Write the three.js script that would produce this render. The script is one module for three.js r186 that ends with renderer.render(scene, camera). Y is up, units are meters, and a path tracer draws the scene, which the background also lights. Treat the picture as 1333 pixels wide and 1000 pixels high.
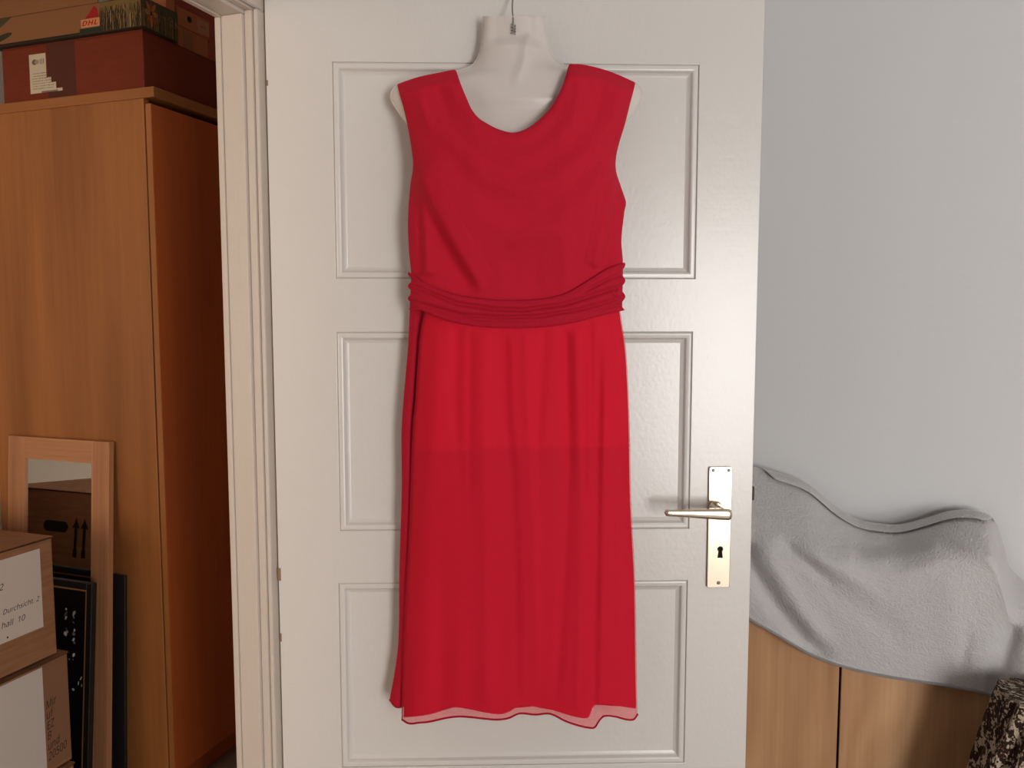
import * as THREE from 'three';
import { RoundedBoxGeometry } from 'three/addons/geometries/RoundedBoxGeometry.js';
import { mergeGeometries, toCreasedNormals } from 'three/addons/utils/BufferGeometryUtils.js';
import { RectAreaLightUniformsLib } from 'three/addons/lights/RectAreaLightUniformsLib.js';

// ---------------------------------------------------------------- camera, light, exposure
const DEG = Math.PI / 180, PW = 1333, PH = 1000, FOCAL = 1040, YAW = 19 * DEG, PITCH = -4.76 * DEG, EYE = 1.4;
const scene = new THREE.Scene();
const camera = new THREE.PerspectiveCamera(2 * Math.atan(PH / 2 / FOCAL) / DEG, PW / PH, 0.05, 50);
camera.position.set(0, EYE, 0);
camera.rotation.order = 'YXZ';
camera.rotation.set(PITCH, YAW, 0);
camera.updateMatrixWorld(true);
scene.add(camera);
scene.background = new THREE.Color(0.90, 0.95, 1.0);
scene.backgroundIntensity = 1.6;
RectAreaLightUniformsLib.init();
function daylight(name, color, intensity, w, h, x, y, z) {          // daylight entering through a window of the front wall
  const l = new THREE.RectAreaLight(color, intensity, w, h);
  l.name = name; l.position.set(x, y, z); l.lookAt(x, y, z - 1); scene.add(l);
}
const WIN1 = { x0: 1.65, x1: 2.95, y0: 0.2, y1: 2.05 }, WIN2 = { x0: -2.35, x1: -1.15, y0: 0.8, y1: 2.1 };
daylight('window_daylight', new THREE.Color(1.0, 0.965, 0.92), 9.3, 1.18, 1.73, 2.30, 1.125, 1.64);
daylight('window_daylight_other_room', new THREE.Color(1.0, 0.74, 0.52), 4.3, 1.08, 1.18, -1.75, 1.45, 1.64);
const renderer = new THREE.WebGLRenderer({ antialias: true });
renderer.toneMapping = THREE.LinearToneMapping;
renderer.toneMappingExposure = 1.45;
renderer.shadowMap.enabled = true;

// ---------------------------------------------------------------- helpers
let seed = 12345;
const rnd = () => { seed = (seed * 1664525 + 1013904223) >>> 0; return seed / 4294967296; };
const lerp = (a, b, t) => a + (b - a) * t, clamp = (x, a = 0, b = 1) => Math.min(b, Math.max(a, x));
const smooth = (a, b, x) => { const t = clamp((x - a) / (b - a)); return t * t * (3 - 2 * t); };
const gauss = (d, w) => Math.exp(-(d * d) / (w * w));
const lin = (r, g, b) => new THREE.Color().setRGB(r, g, b);
function ray(px, py) { return new THREE.Vector3((px - PW / 2) / FOCAL, -(py - PH / 2) / FOCAL, -1).applyEuler(camera.rotation); }
function onZ(px, py, z) { const d = ray(px, py), t = z / d.z; return new THREE.Vector3(d.x * t, EYE + d.y * t, z); }
function onX(px, py, x) { const d = ray(px, py), t = x / d.x; return new THREE.Vector3(x, EYE + d.y * t, d.z * t); }
// the door's own frame: s along the door from the hinge edge, y up, n out of its visible face
const DOOR_AT = new THREE.Vector3(-0.8594, 0, -1.1996), DOOR_TURN = 20.5 * DEG;
const D_S = new THREE.Vector3(Math.cos(DOOR_TURN), 0, -Math.sin(DOOR_TURN)), D_N = new THREE.Vector3(Math.sin(DOOR_TURN), 0, Math.cos(DOOR_TURN));
function dp(px, py, n = 0) {
  const o = DOOR_AT.clone().addScaledVector(D_N, n), d = ray(px, py), e = new THREE.Vector3(0, EYE, 0);
  const t = o.clone().sub(e).dot(D_N) / d.dot(D_N), p = e.addScaledVector(d, t).sub(DOOR_AT);
  return [p.dot(D_S), p.y];
}
function interp(pts, x) {                                           // piecewise smooth curve through [x, y] pairs
  const n = pts.length;
  if (x <= pts[0][0]) return pts[0][1];
  if (x >= pts[n - 1][0]) return pts[n - 1][1];
  let i = 0; while (x > pts[i + 1][0]) i++;
  const [x0, y0] = pts[i], [x1, y1] = pts[i + 1], h = x1 - x0, t = (x - x0) / h;
  const sl = (k) => { const a = pts[Math.max(0, k - 1)], b = pts[Math.min(n - 1, k + 1)]; return (b[1] - a[1]) / (b[0] - a[0]); };
  const m0 = sl(i) * h, m1 = sl(i + 1) * h, t2 = t * t, t3 = t2 * t;
  return (2 * t3 - 3 * t2 + 1) * y0 + (t3 - 2 * t2 + t) * m0 + (-2 * t3 + 3 * t2) * y1 + (t3 - t2) * m1;
}
function lineDistance(pts, x, y) {                                  // [signed distance, share of the way along] to a polyline
  let best = 1e9, out = [1e9, 0], total = 0; const n = pts.length - 1;
  for (let i = 0; i < n; i++) {
    const [ax, ay] = pts[i], [bx, by] = pts[i + 1], dx = bx - ax, dy = by - ay, l2 = dx * dx + dy * dy;
    const t = clamp(((x - ax) * dx + (y - ay) * dy) / l2), ex = x - ax - dx * t, ey = y - ay - dy * t, d = Math.hypot(ex, ey);
    if (d < best) { best = d; out = [Math.sign(dx * ey - dy * ex) * d, (i + t) / n]; }
  }
  return out;
}
// folds: {p: polyline, w: width, a: height, k: 'ridge' | 'step', e0, e1: share of the length over which each end fades}
function folds(list, x, y) {
  let z = 0;
  for (const f of list) {
    const [d, t] = lineDistance(f.p, x, y);
    if (Math.abs(d) > f.w * 4) continue;
    const fade = smooth(0, f.e0 ?? 0.25, t + 1e-4) * smooth(0, f.e1 ?? 0.25, 1 - t + 1e-4) * ((f.g0 ?? 1) + ((f.g1 ?? 1) - (f.g0 ?? 1)) * t);
    z += f.a * fade * (f.k === 'step' ? Math.tanh(d / f.w) * gauss(d, f.w * 2.6) : gauss(d, f.w));
  }
  return z;
}
const hash = (x, y, s) => { let h = (x * 374761393 + y * 668265263 + s * 974634521) | 0; h = Math.imul(h ^ (h >>> 13), 1274126177); return ((h ^ (h >>> 16)) >>> 0) / 4294967296; };
function vnoise(x, y, px, py, s) {                                  // tiling value noise
  const xi = Math.floor(x), yi = Math.floor(y), fx = x - xi, fy = y - yi, u = fx * fx * (3 - 2 * fx), v = fy * fy * (3 - 2 * fy);
  const m = (a, b) => ((a % b) + b) % b, H = (i, j) => hash(m(xi + i, px), m(yi + j, py), s);
  return lerp(lerp(H(0, 0), H(1, 0), u), lerp(H(0, 1), H(1, 1), u), v);
}
function texture(size, fn, srgb, rx = 1, ry = 1) {                  // fn(u, v) -> value or [r, g, b], 0..1
  const d = new Uint8Array(size * size * 4);
  for (let j = 0; j < size; j++) for (let i = 0; i < size; i++) {
    const c = fn(i / size, j / size), k = (j * size + i) * 4, a = Array.isArray(c) ? c : [c, c, c];
    for (let q = 0; q < 3; q++) d[k + q] = clamp(a[q]) * 255; d[k + 3] = 255;
  }
  const t = new THREE.DataTexture(d, size, size);
  t.wrapS = t.wrapT = THREE.RepeatWrapping; t.magFilter = THREE.LinearFilter; t.minFilter = THREE.LinearMipmapLinearFilter; t.generateMipmaps = true;
  t.repeat.set(rx, ry); if (srgb) t.colorSpace = THREE.SRGBColorSpace; t.needsUpdate = true; return t;
}
function print(w, h, draw) {                                        // flat print on paper or card
  const c = document.createElement('canvas'); c.width = w; c.height = h; draw(c.getContext('2d'), w, h);
  const t = new THREE.CanvasTexture(c); t.colorSpace = THREE.SRGBColorSpace; return t;
}
const fbm = (u, v, fx, fy, s, o = 4) => { let a = 0, w = 0.5, n = 0; for (let k = 0; k < o; k++) { a += w * vnoise(u * fx, v * fy, fx, fy, s + k); n += w; w /= 2; fx *= 2; fy *= 2; } return a / n; };
const std = (o) => new THREE.MeshStandardMaterial({ side: THREE.DoubleSide, ...o });
const phys = (o) => new THREE.MeshPhysicalMaterial({ side: THREE.DoubleSide, ...o });

function grid(nu, nv, fn, ul = 1, vl = 1) {                         // fn(u, v) -> [x, y, z]
  const pos = [], uv = [], idx = [];
  for (let j = 0; j <= nv; j++) for (let i = 0; i <= nu; i++) { pos.push(...fn(i / nu, j / nv)); uv.push(i / nu * ul, (1 - j / nv) * vl); }
  for (let j = 0; j < nv; j++) for (let i = 0; i < nu; i++) { const a = j * (nu + 1) + i, b = a + nu + 1; idx.push(a, b, a + 1, b, b + 1, a + 1); }
  const g = new THREE.BufferGeometry();
  g.setAttribute('position', new THREE.Float32BufferAttribute(pos, 3)); g.setAttribute('uv', new THREE.Float32BufferAttribute(uv, 2)); g.setIndex(idx); g.computeVertexNormals(); return g;
}
function metricUV(g, turned) {                                      // uv in metres from the dominant axis of each normal
  g = g.index ? g.toNonIndexed() : g; const p = g.attributes.position, n = g.attributes.normal, uv = [];
  for (let i = 0; i < p.count; i++) {
    const x = p.getX(i), y = p.getY(i), z = p.getZ(i), a = Math.abs(n.getX(i)), b = Math.abs(n.getY(i)), c = Math.abs(n.getZ(i));
    const q = b > a && b > c ? [x, z] : a > c ? [z, y] : [x, y]; uv.push(...(turned ? [q[1], q[0]] : q));
  }
  g.setAttribute('uv', new THREE.Float32BufferAttribute(uv, 2)); return g;
}
function box(x0, x1, y0, y1, z0, z1, r = 0.002, turned = false) {
  const w = x1 - x0, h = y1 - y0, d = z1 - z0, g = r > 0 ? new RoundedBoxGeometry(w, h, d, 2, Math.min(r, w / 2.01, h / 2.01, d / 2.01)) : new THREE.BoxGeometry(w, h, d);
  g.translate((x0 + x1) / 2, (y0 + y1) / 2, (z0 + z1) / 2); return metricUV(g, turned);
}
const used = new Map();
const numbered = (n) => { const k = used.get(n) ?? 0; used.set(n, k + 1); return k ? n + '_' + String(k).padStart(3, '0') : n; };
function mesh(name, geometry, material, parent, label) {
  const m = new THREE.Mesh(geometry, material); m.castShadow = m.receiveShadow = true; m.name = parent ? name : numbered(name);
  if (label) m.userData.label = label; (parent ?? scene).add(m); return m;
}
function thing(name, label, category, group, x = 0, y = 0, z = 0, turn = 0) {
  const o = new THREE.Group(); o.name = numbered(name); o.position.set(x, y, z); o.rotation.y = turn; o.userData = { label, category }; if (group) o.userData.group = group; scene.add(o); return o;
}
function structure(name, geometry, material, label, category) {
  const o = geometry ? mesh(name, geometry, material) : thing(name); o.userData = { kind: 'structure', label, category }; return o;
}
function onFrame(o) { o.position.copy(DOOR_AT); o.rotation.y = DOOR_TURN; return o; }

// ---------------------------------------------------------------- materials
const brush = texture(512, (u, v) => 0.25 * fbm(u, v, 6, 60, 3, 3) + 0.6 * fbm(u, v, 70, 50, 9, 3) + 0.15 * fbm(u, v, 5, 5, 5, 2), false, 2.5, 2.5);
const brushUp = texture(512, (u, v) => 0.5 * fbm(u, v, 60, 6, 13, 3) + 0.35 * fbm(u, v, 50, 60, 19, 3) + 0.15 * fbm(u, v, 5, 5, 5, 2), false, 2.5, 2.5);
const M = {};
M.doorPaint = phys({ color: lin(0.70, 0.665, 0.635), roughness: 0.34, bumpMap: brush, bumpScale: 0.00042, clearcoat: 0.6, clearcoatRoughness: 0.25 });
M.framePaint = phys({ color: lin(0.62, 0.545, 0.48), roughness: 0.42, bumpMap: brushUp, bumpScale: 0.0006 });
const plaster = texture(512, (u, v) => fbm(u, v, 40, 40, 31, 4), false, 1.6, 1.6);
M.wall = std({ color: lin(0.655, 0.655, 0.665), roughness: 0.95, bumpMap: plaster, bumpScale: 0.0004 });
M.otherWall = std({ color: lin(0.80, 0.76, 0.70), roughness: 0.95, bumpMap: plaster, bumpScale: 0.001 });
M.redWall = std({ color: lin(0.16, 0.025, 0.015), roughness: 0.95, bumpMap: plaster, bumpScale: 0.001 });
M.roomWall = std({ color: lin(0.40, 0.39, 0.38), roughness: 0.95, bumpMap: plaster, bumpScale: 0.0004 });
M.ceiling = std({ color: lin(0.60, 0.59, 0.57), roughness: 0.95 });
M.floor = std({ color: lin(0.27, 0.19, 0.13), roughness: 0.5, map: texture(256, (u, v) => { const g = 0.75 + 0.25 * fbm(u, v, 60, 4, 77); return [g, g, g]; }, false, 1.2, 1.2) });
function wood(a, b, s, fx, cath, rx = 1, ry = 1) {
  return texture(512, (u, v) => {
    const w = fbm(u, v, 3, 2, s + 40, 3), f = fbm(u, v, fx, 2, s, 4), fine = fbm(u, v, 180, 8, s + 7, 2), c = cath * (0.5 + 0.5 * Math.sin((u * 2 + w * 1.6) * 26));
    const t = clamp(0.15 + 0.75 * f + 0.22 * (fine - 0.5) + c * 0.22 - cath * 0.1); return [0, 1, 2].map((k) => lerp(a[k], b[k], t));
  }, true, rx, ry);
}
M.beech = std({ map: wood([0.48, 0.285, 0.135], [0.71, 0.455, 0.24], 201, 14, 0, 0.8, 0.5), roughness: 0.5 });
M.beechDoor = std({ map: wood([0.63, 0.285, 0.12], [0.82, 0.42, 0.19], 211, 14, 0, 0.8, 0.5), roughness: 0.42 });
M.cabinetWood = std({ map: wood([0.66, 0.47, 0.32], [0.86, 0.68, 0.51], 221, 9, 1, 1.4, 0.8), roughness: 0.5 });
M.mirrorWood = std({ map: wood([0.58, 0.38, 0.25], [0.80, 0.57, 0.40], 231, 40, 0, 2, 0.8), roughness: 0.6 });
const card = (a, b, s) => std({ map: texture(256, (u, v) => { const t = 0.55 * fbm(u, v, 4, 90, s, 2) + 0.45 * fbm(u, v, 8, 8, s + 3, 3); return [0, 1, 2].map((k) => lerp(a[k], b[k], t)); }, true, 3, 3), roughness: 0.9 });
M.card = card([0.52, 0.35, 0.23], [0.68, 0.48, 0.33], 301);
M.redCard = card([0.42, 0.15, 0.05], [0.49, 0.19, 0.07], 311);
M.shoeCard = card([0.68, 0.40, 0.25], [0.78, 0.48, 0.32], 321);
M.tape = std({ color: lin(0.085, 0.018, 0.007), roughness: 0.85 });
M.paper = std({ color: lin(0.70, 0.70, 0.70), roughness: 0.9 });
M.black = std({ color: lin(0.012, 0.011, 0.011), roughness: 0.45 });
M.gold = std({ color: lin(0.42, 0.20, 0.06), roughness: 0.45, metalness: 0.3 });
M.dark = std({ color: lin(0.01, 0.008, 0.007), roughness: 0.9 });
M.mirror = std({ color: lin(0.86, 0.88, 0.86), roughness: 0.02, metalness: 1 });
M.brass = phys({ color: lin(0.74, 0.66, 0.54), roughness: 0.2, metalness: 1, bumpMap: brushUp, bumpScale: 0.00006 });
M.steel = std({ color: lin(0.45, 0.43, 0.40), roughness: 0.35, metalness: 1 });
M.screw = std({ color: lin(0.25, 0.21, 0.17), roughness: 0.45, metalness: 1 });
M.plastic = phys({ color: lin(0.76, 0.69, 0.65), roughness: 0.28, clearcoat: 0.6, clearcoatRoughness: 0.12, transmission: 0.12, thickness: 0 });
const weave = texture(512, (u, v) => 0.5 + 0.22 * Math.sin(u * Math.PI * 2 * 128) * Math.sin(v * Math.PI * 2 * 128) + 0.5 * (fbm(u, v, 128, 128, 401, 2) - 0.5), false, 6, 6);
const RED = lin(0.56, 0.0105, 0.033);
M.red = phys({ color: RED, roughness: 0.85, bumpMap: weave, bumpScale: 0.0006, sheen: 0.25, sheenColor: lin(0.9, 0.12, 0.18), sheenRoughness: 0.6, specularIntensity: 0.35 });
M.redSash = phys({ color: lin(0.49, 0.009, 0.031), roughness: 0.85, bumpMap: weave, bumpScale: 0.0006, sheen: 0.25, sheenColor: lin(0.9, 0.12, 0.18), sheenRoughness: 0.6, specularIntensity: 0.35 });
M.chiffon = phys({ color: lin(0.80, 0.0145, 0.042), roughness: 0.85, bumpMap: weave, bumpScale: 0.0005, transparent: true, opacity: 0.54, specularIntensity: 0.3, sheen: 0.2, sheenColor: lin(0.9, 0.12, 0.18), sheenRoughness: 0.6 });
M.slip = phys({ color: lin(0.84, 0.017, 0.047), roughness: 0.7, specularIntensity: 0.4 });
M.lining = phys({ color: lin(0.66, 0.0135, 0.037), roughness: 0.7, specularIntensity: 0.4 });
const fleece = texture(512, (u, v) => 0.6 * fbm(u, v, 110, 110, 501, 3) + 0.4 * fbm(u, v, 26, 30, 511, 3), false, 3, 3);
M.fleece = phys({ color: lin(0.545, 0.53, 0.53), roughness: 1, bumpMap: fleece, bumpScale: 0.0026, sheen: 0.4, sheenColor: lin(0.6, 0.6, 0.6), sheenRoughness: 0.8, specularIntensity: 0.1 });
M.pattern = std({ roughness: 1, bumpMap: fleece, bumpScale: 0.004, map: texture(512, (u, v) => {
  const a = fbm(u, v, 14, 14, 601, 3), b = fbm(u, v, 48, 48, 611, 2), t = 0.55 * a + 0.5 * b - 0.02;
  return t > 0.57 ? [0.70, 0.64, 0.56] : t > 0.53 ? [0.42, 0.34, 0.27] : b > 0.62 ? [0.35, 0.2, 0.14] : [0.17, 0.09, 0.06];
}, true, 5, 5) });
M.glass = phys({ color: lin(1, 1, 1), roughness: 0, transmission: 1, thickness: 0 });

// ---------------------------------------------------------------- the room shell
const WX0 = -0.94, WX1 = -0.87, BACK = -2.0, FRONT = 1.65, RIGHT = 3.1, TOP = 3.2, OTHER_LEFT = -2.95, OTHER_BACK = -3.2;
const JAMB_Z = -1.18, NEAR_Z = -0.36, HEAD_Y = 1.917;
function wallWithHole(u0, u1, v0, v1, hole, depth) {
  const s = new THREE.Shape([[u0, v0], [u1, v0], [u1, v1], [u0, v1]].map((p) => new THREE.Vector2(...p)));
  if (hole) s.holes.push(new THREE.Path([[hole[0], hole[2]], [hole[0], hole[3]], [hole[1], hole[3]], [hole[1], hole[2]]].map((p) => new THREE.Vector2(...p))));
  return new THREE.ExtrudeGeometry(s, { depth, bevelEnabled: false });
}
structure('floor', box(-3.1, 3.25, -0.12, 0, -3.7, 1.85, 0), M.floor);
structure('ceiling', box(-3.1, 3.25, TOP, TOP + 0.12, -3.7, 1.85, 0), M.ceiling);
structure('wall_back', box(WX1, 3.22, 0, TOP, BACK - 0.12, BACK, 0), M.wall);
structure('wall_right', box(RIGHT, RIGHT + 0.12, 0, TOP, BACK, 1.65, 0), M.roomWall);
{
  const g = wallWithHole(-FRONT, -OTHER_BACK, 0, TOP, [-NEAR_Z - 0.022, -JAMB_Z + 0.022, 0.0005, HEAD_Y + 0.022], WX1 - WX0);
  g.rotateY(Math.PI / 2).translate(WX0, 0, 0);          // shape x -> -z
  structure('wall_left', metricUV(g), M.wall);
}
structure('wall_other_room_left', box(OTHER_LEFT - 0.12, OTHER_LEFT, 0, TOP, OTHER_BACK, FRONT, 0), M.otherWall);
structure('wall_other_room_back', box(OTHER_LEFT - 0.12, WX0, 0, TOP, OTHER_BACK - 0.12, OTHER_BACK, 0), M.redWall);
{
  const g = wallWithHole(WX0, RIGHT + 0.12, 0, TOP, [WIN1.x0, WIN1.x1, WIN1.y0, WIN1.y1], 0.2).translate(0, 0, FRONT);
  structure('wall_front', metricUV(g), M.roomWall);
  const h = wallWithHole(OTHER_LEFT - 0.12, WX0, 0, TOP, [WIN2.x0, WIN2.x1, WIN2.y0, WIN2.y1], 0.2).translate(0, 0, FRONT);
  structure('wall_other_room_front', metricUV(h), M.otherWall);
}
function windowUnit(name, W) {
  const o = structure(name), t = 0.06;
  const f = mergeGeometries([box(W.x0, W.x0 + t, W.y0, W.y1, FRONT + 0.06, FRONT + 0.13), box(W.x1 - t, W.x1, W.y0, W.y1, FRONT + 0.06, FRONT + 0.13),
    box(W.x0 + t, W.x1 - t, W.y0, W.y0 + t, FRONT + 0.06, FRONT + 0.13), box(W.x0 + t, W.x1 - t, W.y1 - t, W.y1, FRONT + 0.06, FRONT + 0.13)]);
  mesh('window_frame', f, M.framePaint, o);
  mesh('pane', box(W.x0 + t, W.x1 - t, W.y0 + t, W.y1 - t, FRONT + 0.094, FRONT + 0.096, 0), M.glass, o);
}
windowUnit('window_1', WIN1); windowUnit('window_2', WIN2);

// door frame: lining, stop, rebate and casing, as one profile carried up the jamb and across the head
{
  const o = structure('trim_1', null, null, 'white painted door frame of the open doorway');
  const y1 = HEAD_Y;
  const portal = (x0, x1, inset, out, r) => mergeGeometries([          // a U of two uprights and a head, inset into the opening
    box(x0, x1, 0, y1 - inset, JAMB_Z - out, JAMB_Z + inset, r), box(x0, x1, 0, y1 - inset, NEAR_Z - inset, NEAR_Z + out, r), box(x0, x1, y1 - inset, y1 + out, JAMB_Z - out, NEAR_Z + out, r)]);
  mesh('lining', portal(-0.936, -0.893, 0, 0.02, 0.0025), M.framePaint, o);
  mesh('edge_bead', portal(-0.948, -0.9365, 0.002, 0.05, 0.002), M.framePaint, o);
  mesh('rebate', portal(-0.8925, -0.878, -0.006, 0.02, 0.002), M.framePaint, o);
  mesh('casing', portal(-0.8775, -0.868, -0.0085, 0.06, 0.004), M.framePaint, o);
  mesh('casing_moulding', portal(-0.8685, -0.8625, -0.030, 0.075, 0.003), M.framePaint, o);
}

// ---------------------------------------------------------------- the open door
const LEAF_W = 0.86, LEAF_H = 1.965, LEAF_T = 0.04;
const RECESS = 0.009;
const panelPx = [[434, 908.5, 81.5, 363.5], [439.5, 900, 431.5, 690.5], [442, 893.5, 757, 997]];
const panels = panelPx.map(([l, r, t, b]) => { const m = (t + b) / 2, c = (l + r) / 2; return [dp(l, m)[0], dp(r, m)[0], dp(c, b)[1], dp(c, t)[1]]; });
{ const [l, r] = panels[2]; panels.push([l, r, 0.16, panels[2][2] - 0.09]); }
const door = onFrame(structure('door_1', null, null, 'white painted panel door standing open with a dress hung on it'));
const path = (pts, T = THREE.Path) => new T(pts.map((p) => new THREE.Vector2(...p)));
{
  const s = path([[0, 0.008], [LEAF_W, 0.008], [LEAF_W, LEAF_H], [0, LEAF_H]], THREE.Shape);
  for (const [l, r, b, t] of panels) s.holes.push(path([[l, b], [l, t], [r, t], [r, b]]));
  const g = new THREE.ExtrudeGeometry(s, { depth: LEAF_T - 0.002, bevelEnabled: true, bevelThickness: 0.001, bevelSize: 0.001, bevelSegments: 2 }).translate(0, 0, -LEAF_T + 0.001);
  mesh('door_leaf', metricUV(g), M.doorPaint, door);
  // profile from the rim of the recess inward: [inward, n]
  const prof = [[0, -0.003], [0.0012, -0.0035], [0.003, -0.0005], [0.005, 0.0004], [0.009, 0.0002], [0.0115, -0.0008], [0.013, -0.003], [0.0145, -0.0058], [0.0175, -RECESS + 0.0015], [0.021, -RECESS], [0.024, -RECESS - 0.001]];
  for (const [l, r, b, t] of panels) {
    mesh('panel', box(l - 0.0005, r + 0.0005, b - 0.0005, t + 0.0005, -LEAF_T + 0.01, -RECESS, 0), M.doorPaint, door);
    const sides = [[[l, b], [r, b], 0, 1], [[r, b], [r, t], -1, 0], [[r, t], [l, t], 0, -1], [[l, t], [l, b], 1, 0]], gs = [];
    for (const [a, c, ix, iy] of sides) {
      const tx = Math.sign(c[0] - a[0]), ty = Math.sign(c[1] - a[1]);
      gs.push(grid(1, prof.length - 1, (u, v) => {
        const [d, n] = prof[Math.round(v * (prof.length - 1))], p = u < 0.5 ? a : c, m = u < 0.5 ? 1 : -1;
        return [p[0] + ix * d + tx * m * d, p[1] + iy * d + ty * m * d, n];
      }));
    }
    mesh('panel_moulding', metricUV(toCreasedNormals(mergeGeometries(gs), 0.5)), M.doorPaint, door);
  }
  // lock plate, keyhole, screws
  const a = dp(919.6, 765, 0.003), b2 = dp(953, 607.5, 0.003), w = b2[0] - a[0], h = b2[1] - a[1], cx = (a[0] + b2[0]) / 2;
  const kx = dp(936.5, 714)[0] - a[0], ky = dp(936.5, 714)[1] - a[1];
  const plate = new THREE.Shape(), r = 0.004;
  plate.moveTo(r, 0); plate.lineTo(w - r, 0); plate.absarc(w - r, r, r, -Math.PI / 2, 0); plate.lineTo(w, h - r); plate.absarc(w - r, h - r, r, 0, Math.PI / 2); plate.lineTo(r, h); plate.absarc(r, h - r, r, Math.PI / 2, Math.PI); plate.lineTo(0, r); plate.absarc(r, r, r, Math.PI, Math.PI * 1.5);
  const kh = new THREE.Path(); kh.moveTo(kx - 0.0025, ky - 0.002); kh.lineTo(kx - 0.0042, ky - 0.0165); kh.lineTo(kx + 0.0042, ky - 0.0165); kh.lineTo(kx + 0.0025, ky - 0.002); kh.absarc(kx, ky, 0.0045, -0.6, Math.PI + 0.6, false);
  plate.holes.push(kh);
  const lp = mesh('lock_plate', metricUV(new THREE.ExtrudeGeometry(plate, { depth: 0.004, bevelEnabled: true, bevelThickness: 0.0012, bevelSize: 0.0012, bevelOffset: -0.0012, bevelSegments: 3, curveSegments: 10 }).translate(a[0], a[1], 0.0002)), M.brass, door, 'champagne coloured metal lock plate');
  mesh('keyhole', box(a[0] + kx - 0.008, a[0] + kx + 0.008, a[1] + ky - 0.022, a[1] + ky + 0.009, 0.0001, 0.0011, 0), M.dark, lp, 'dark keyhole');
  for (const [px, py] of [[928.5, 612.5], [949, 612.5], [935.5, 759]]) {
    const [sx, sy] = dp(px, py, 0.006);
    const g1 = new THREE.LatheGeometry([[0, 0.0012], [0.0022, 0.0009], [0.0034, 0]].map((p) => new THREE.Vector2(...p)), 16).rotateX(Math.PI / 2).translate(sx, sy, 0.0054);
    mesh('screw', mergeGeometries([g1, box(sx - 0.0022, sx + 0.0022, sy - 0.0004, sy + 0.0004, 0.0062, 0.0068, 0).toNonIndexed()].map((q) => { q = q.index ? q.toNonIndexed() : q; return q; })), M.screw, lp);
  }
  // lever: neck, bend and tapering bar
  const N = 0.052, root = dp(939, 665, N * 0.55), tip = dp(864.5, 667.5, N), bend = dp(949, 669.5, N);
  const neck = new THREE.LatheGeometry([[0.0, 0.0], [0.0115, 0.0], [0.0115, 0.006], [0.0095, 0.009], [0.0085, 0.02], [0.0085, N - 0.006], [0.006, N], [0, N + 0.001]].map((p) => new THREE.Vector2(...p)), 28).rotateX(Math.PI / 2).translate(bend[0] - 0.012, bend[1] + 0.003, 0.0055);
  const bar = grid(20, 40, (u, v) => {                            // rounded section swept from the bend to the tip
    const q = u * Math.PI * 2, c = Math.cos(q), s2 = Math.sin(q), sq = (x, e) => Math.sign(x) * Math.abs(x) ** e;
    const endA = clamp(1 - Math.pow(1 - clamp(v / 0.07), 2.4)), endB = clamp(1 - Math.pow(1 - clamp((1 - v) / 0.035), 2)), hh = lerp(0.0105, 0.0060, smooth(0, 1, v)) * (0.02 + 0.98 * Math.sqrt(endA)) * (0.02 + 0.98 * Math.sqrt(endB)), dd = lerp(0.009, 0.0055, v) * Math.sqrt(endB + 0.01);
    const x = lerp(bend[0] + 0.005, tip[0], v), y = lerp(bend[1], tip[1], v);
    return [x, y + sq(s2, 0.7) * hh, N + 0.001 + sq(c, 0.7) * dd * (0.4 + 0.6 * Math.sqrt(endA))];
  });
  mesh('lever_handle', mergeGeometries([neck.toNonIndexed(), bar.toNonIndexed()]), M.brass, door, 'champagne coloured lever handle');
  const lb = dp(979, 642, -0.018);
  const latch = mergeGeometries([box(LEAF_W, LEAF_W + 0.0025, lb[1] - 0.05, lb[1] + 0.05, -0.03, -0.01, 0.0008), box(LEAF_W + 0.002, LEAF_W + 0.0095, lb[1] - 0.013, lb[1] + 0.013, -0.0275, -0.0125, 0.002)]);
  mesh('latch_bolt', latch, std({ color: lin(0.07, 0.05, 0.035), roughness: 0.65, metalness: 0.5 }), door, 'small dark metal latch in the door edge');
  // worn chips on the hinge-side edge
  const chip = std({ color: lin(0.28, 0.17, 0.10), roughness: 0.9 });
  for (const [py, hh, ww] of [[108, 0.005, 0.0018], [748, 0.012, 0.003], [830, 0.008, 0.0016]]) {
    const y = dp(360, py)[1];
    mesh('paint_chip', new RoundedBoxGeometry(ww * 2, hh * 2, 0.002, 2, 0.0009).translate(0.0005, y, -0.0006), chip, door, 'worn brown chip in the paint');
  }
}

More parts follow.
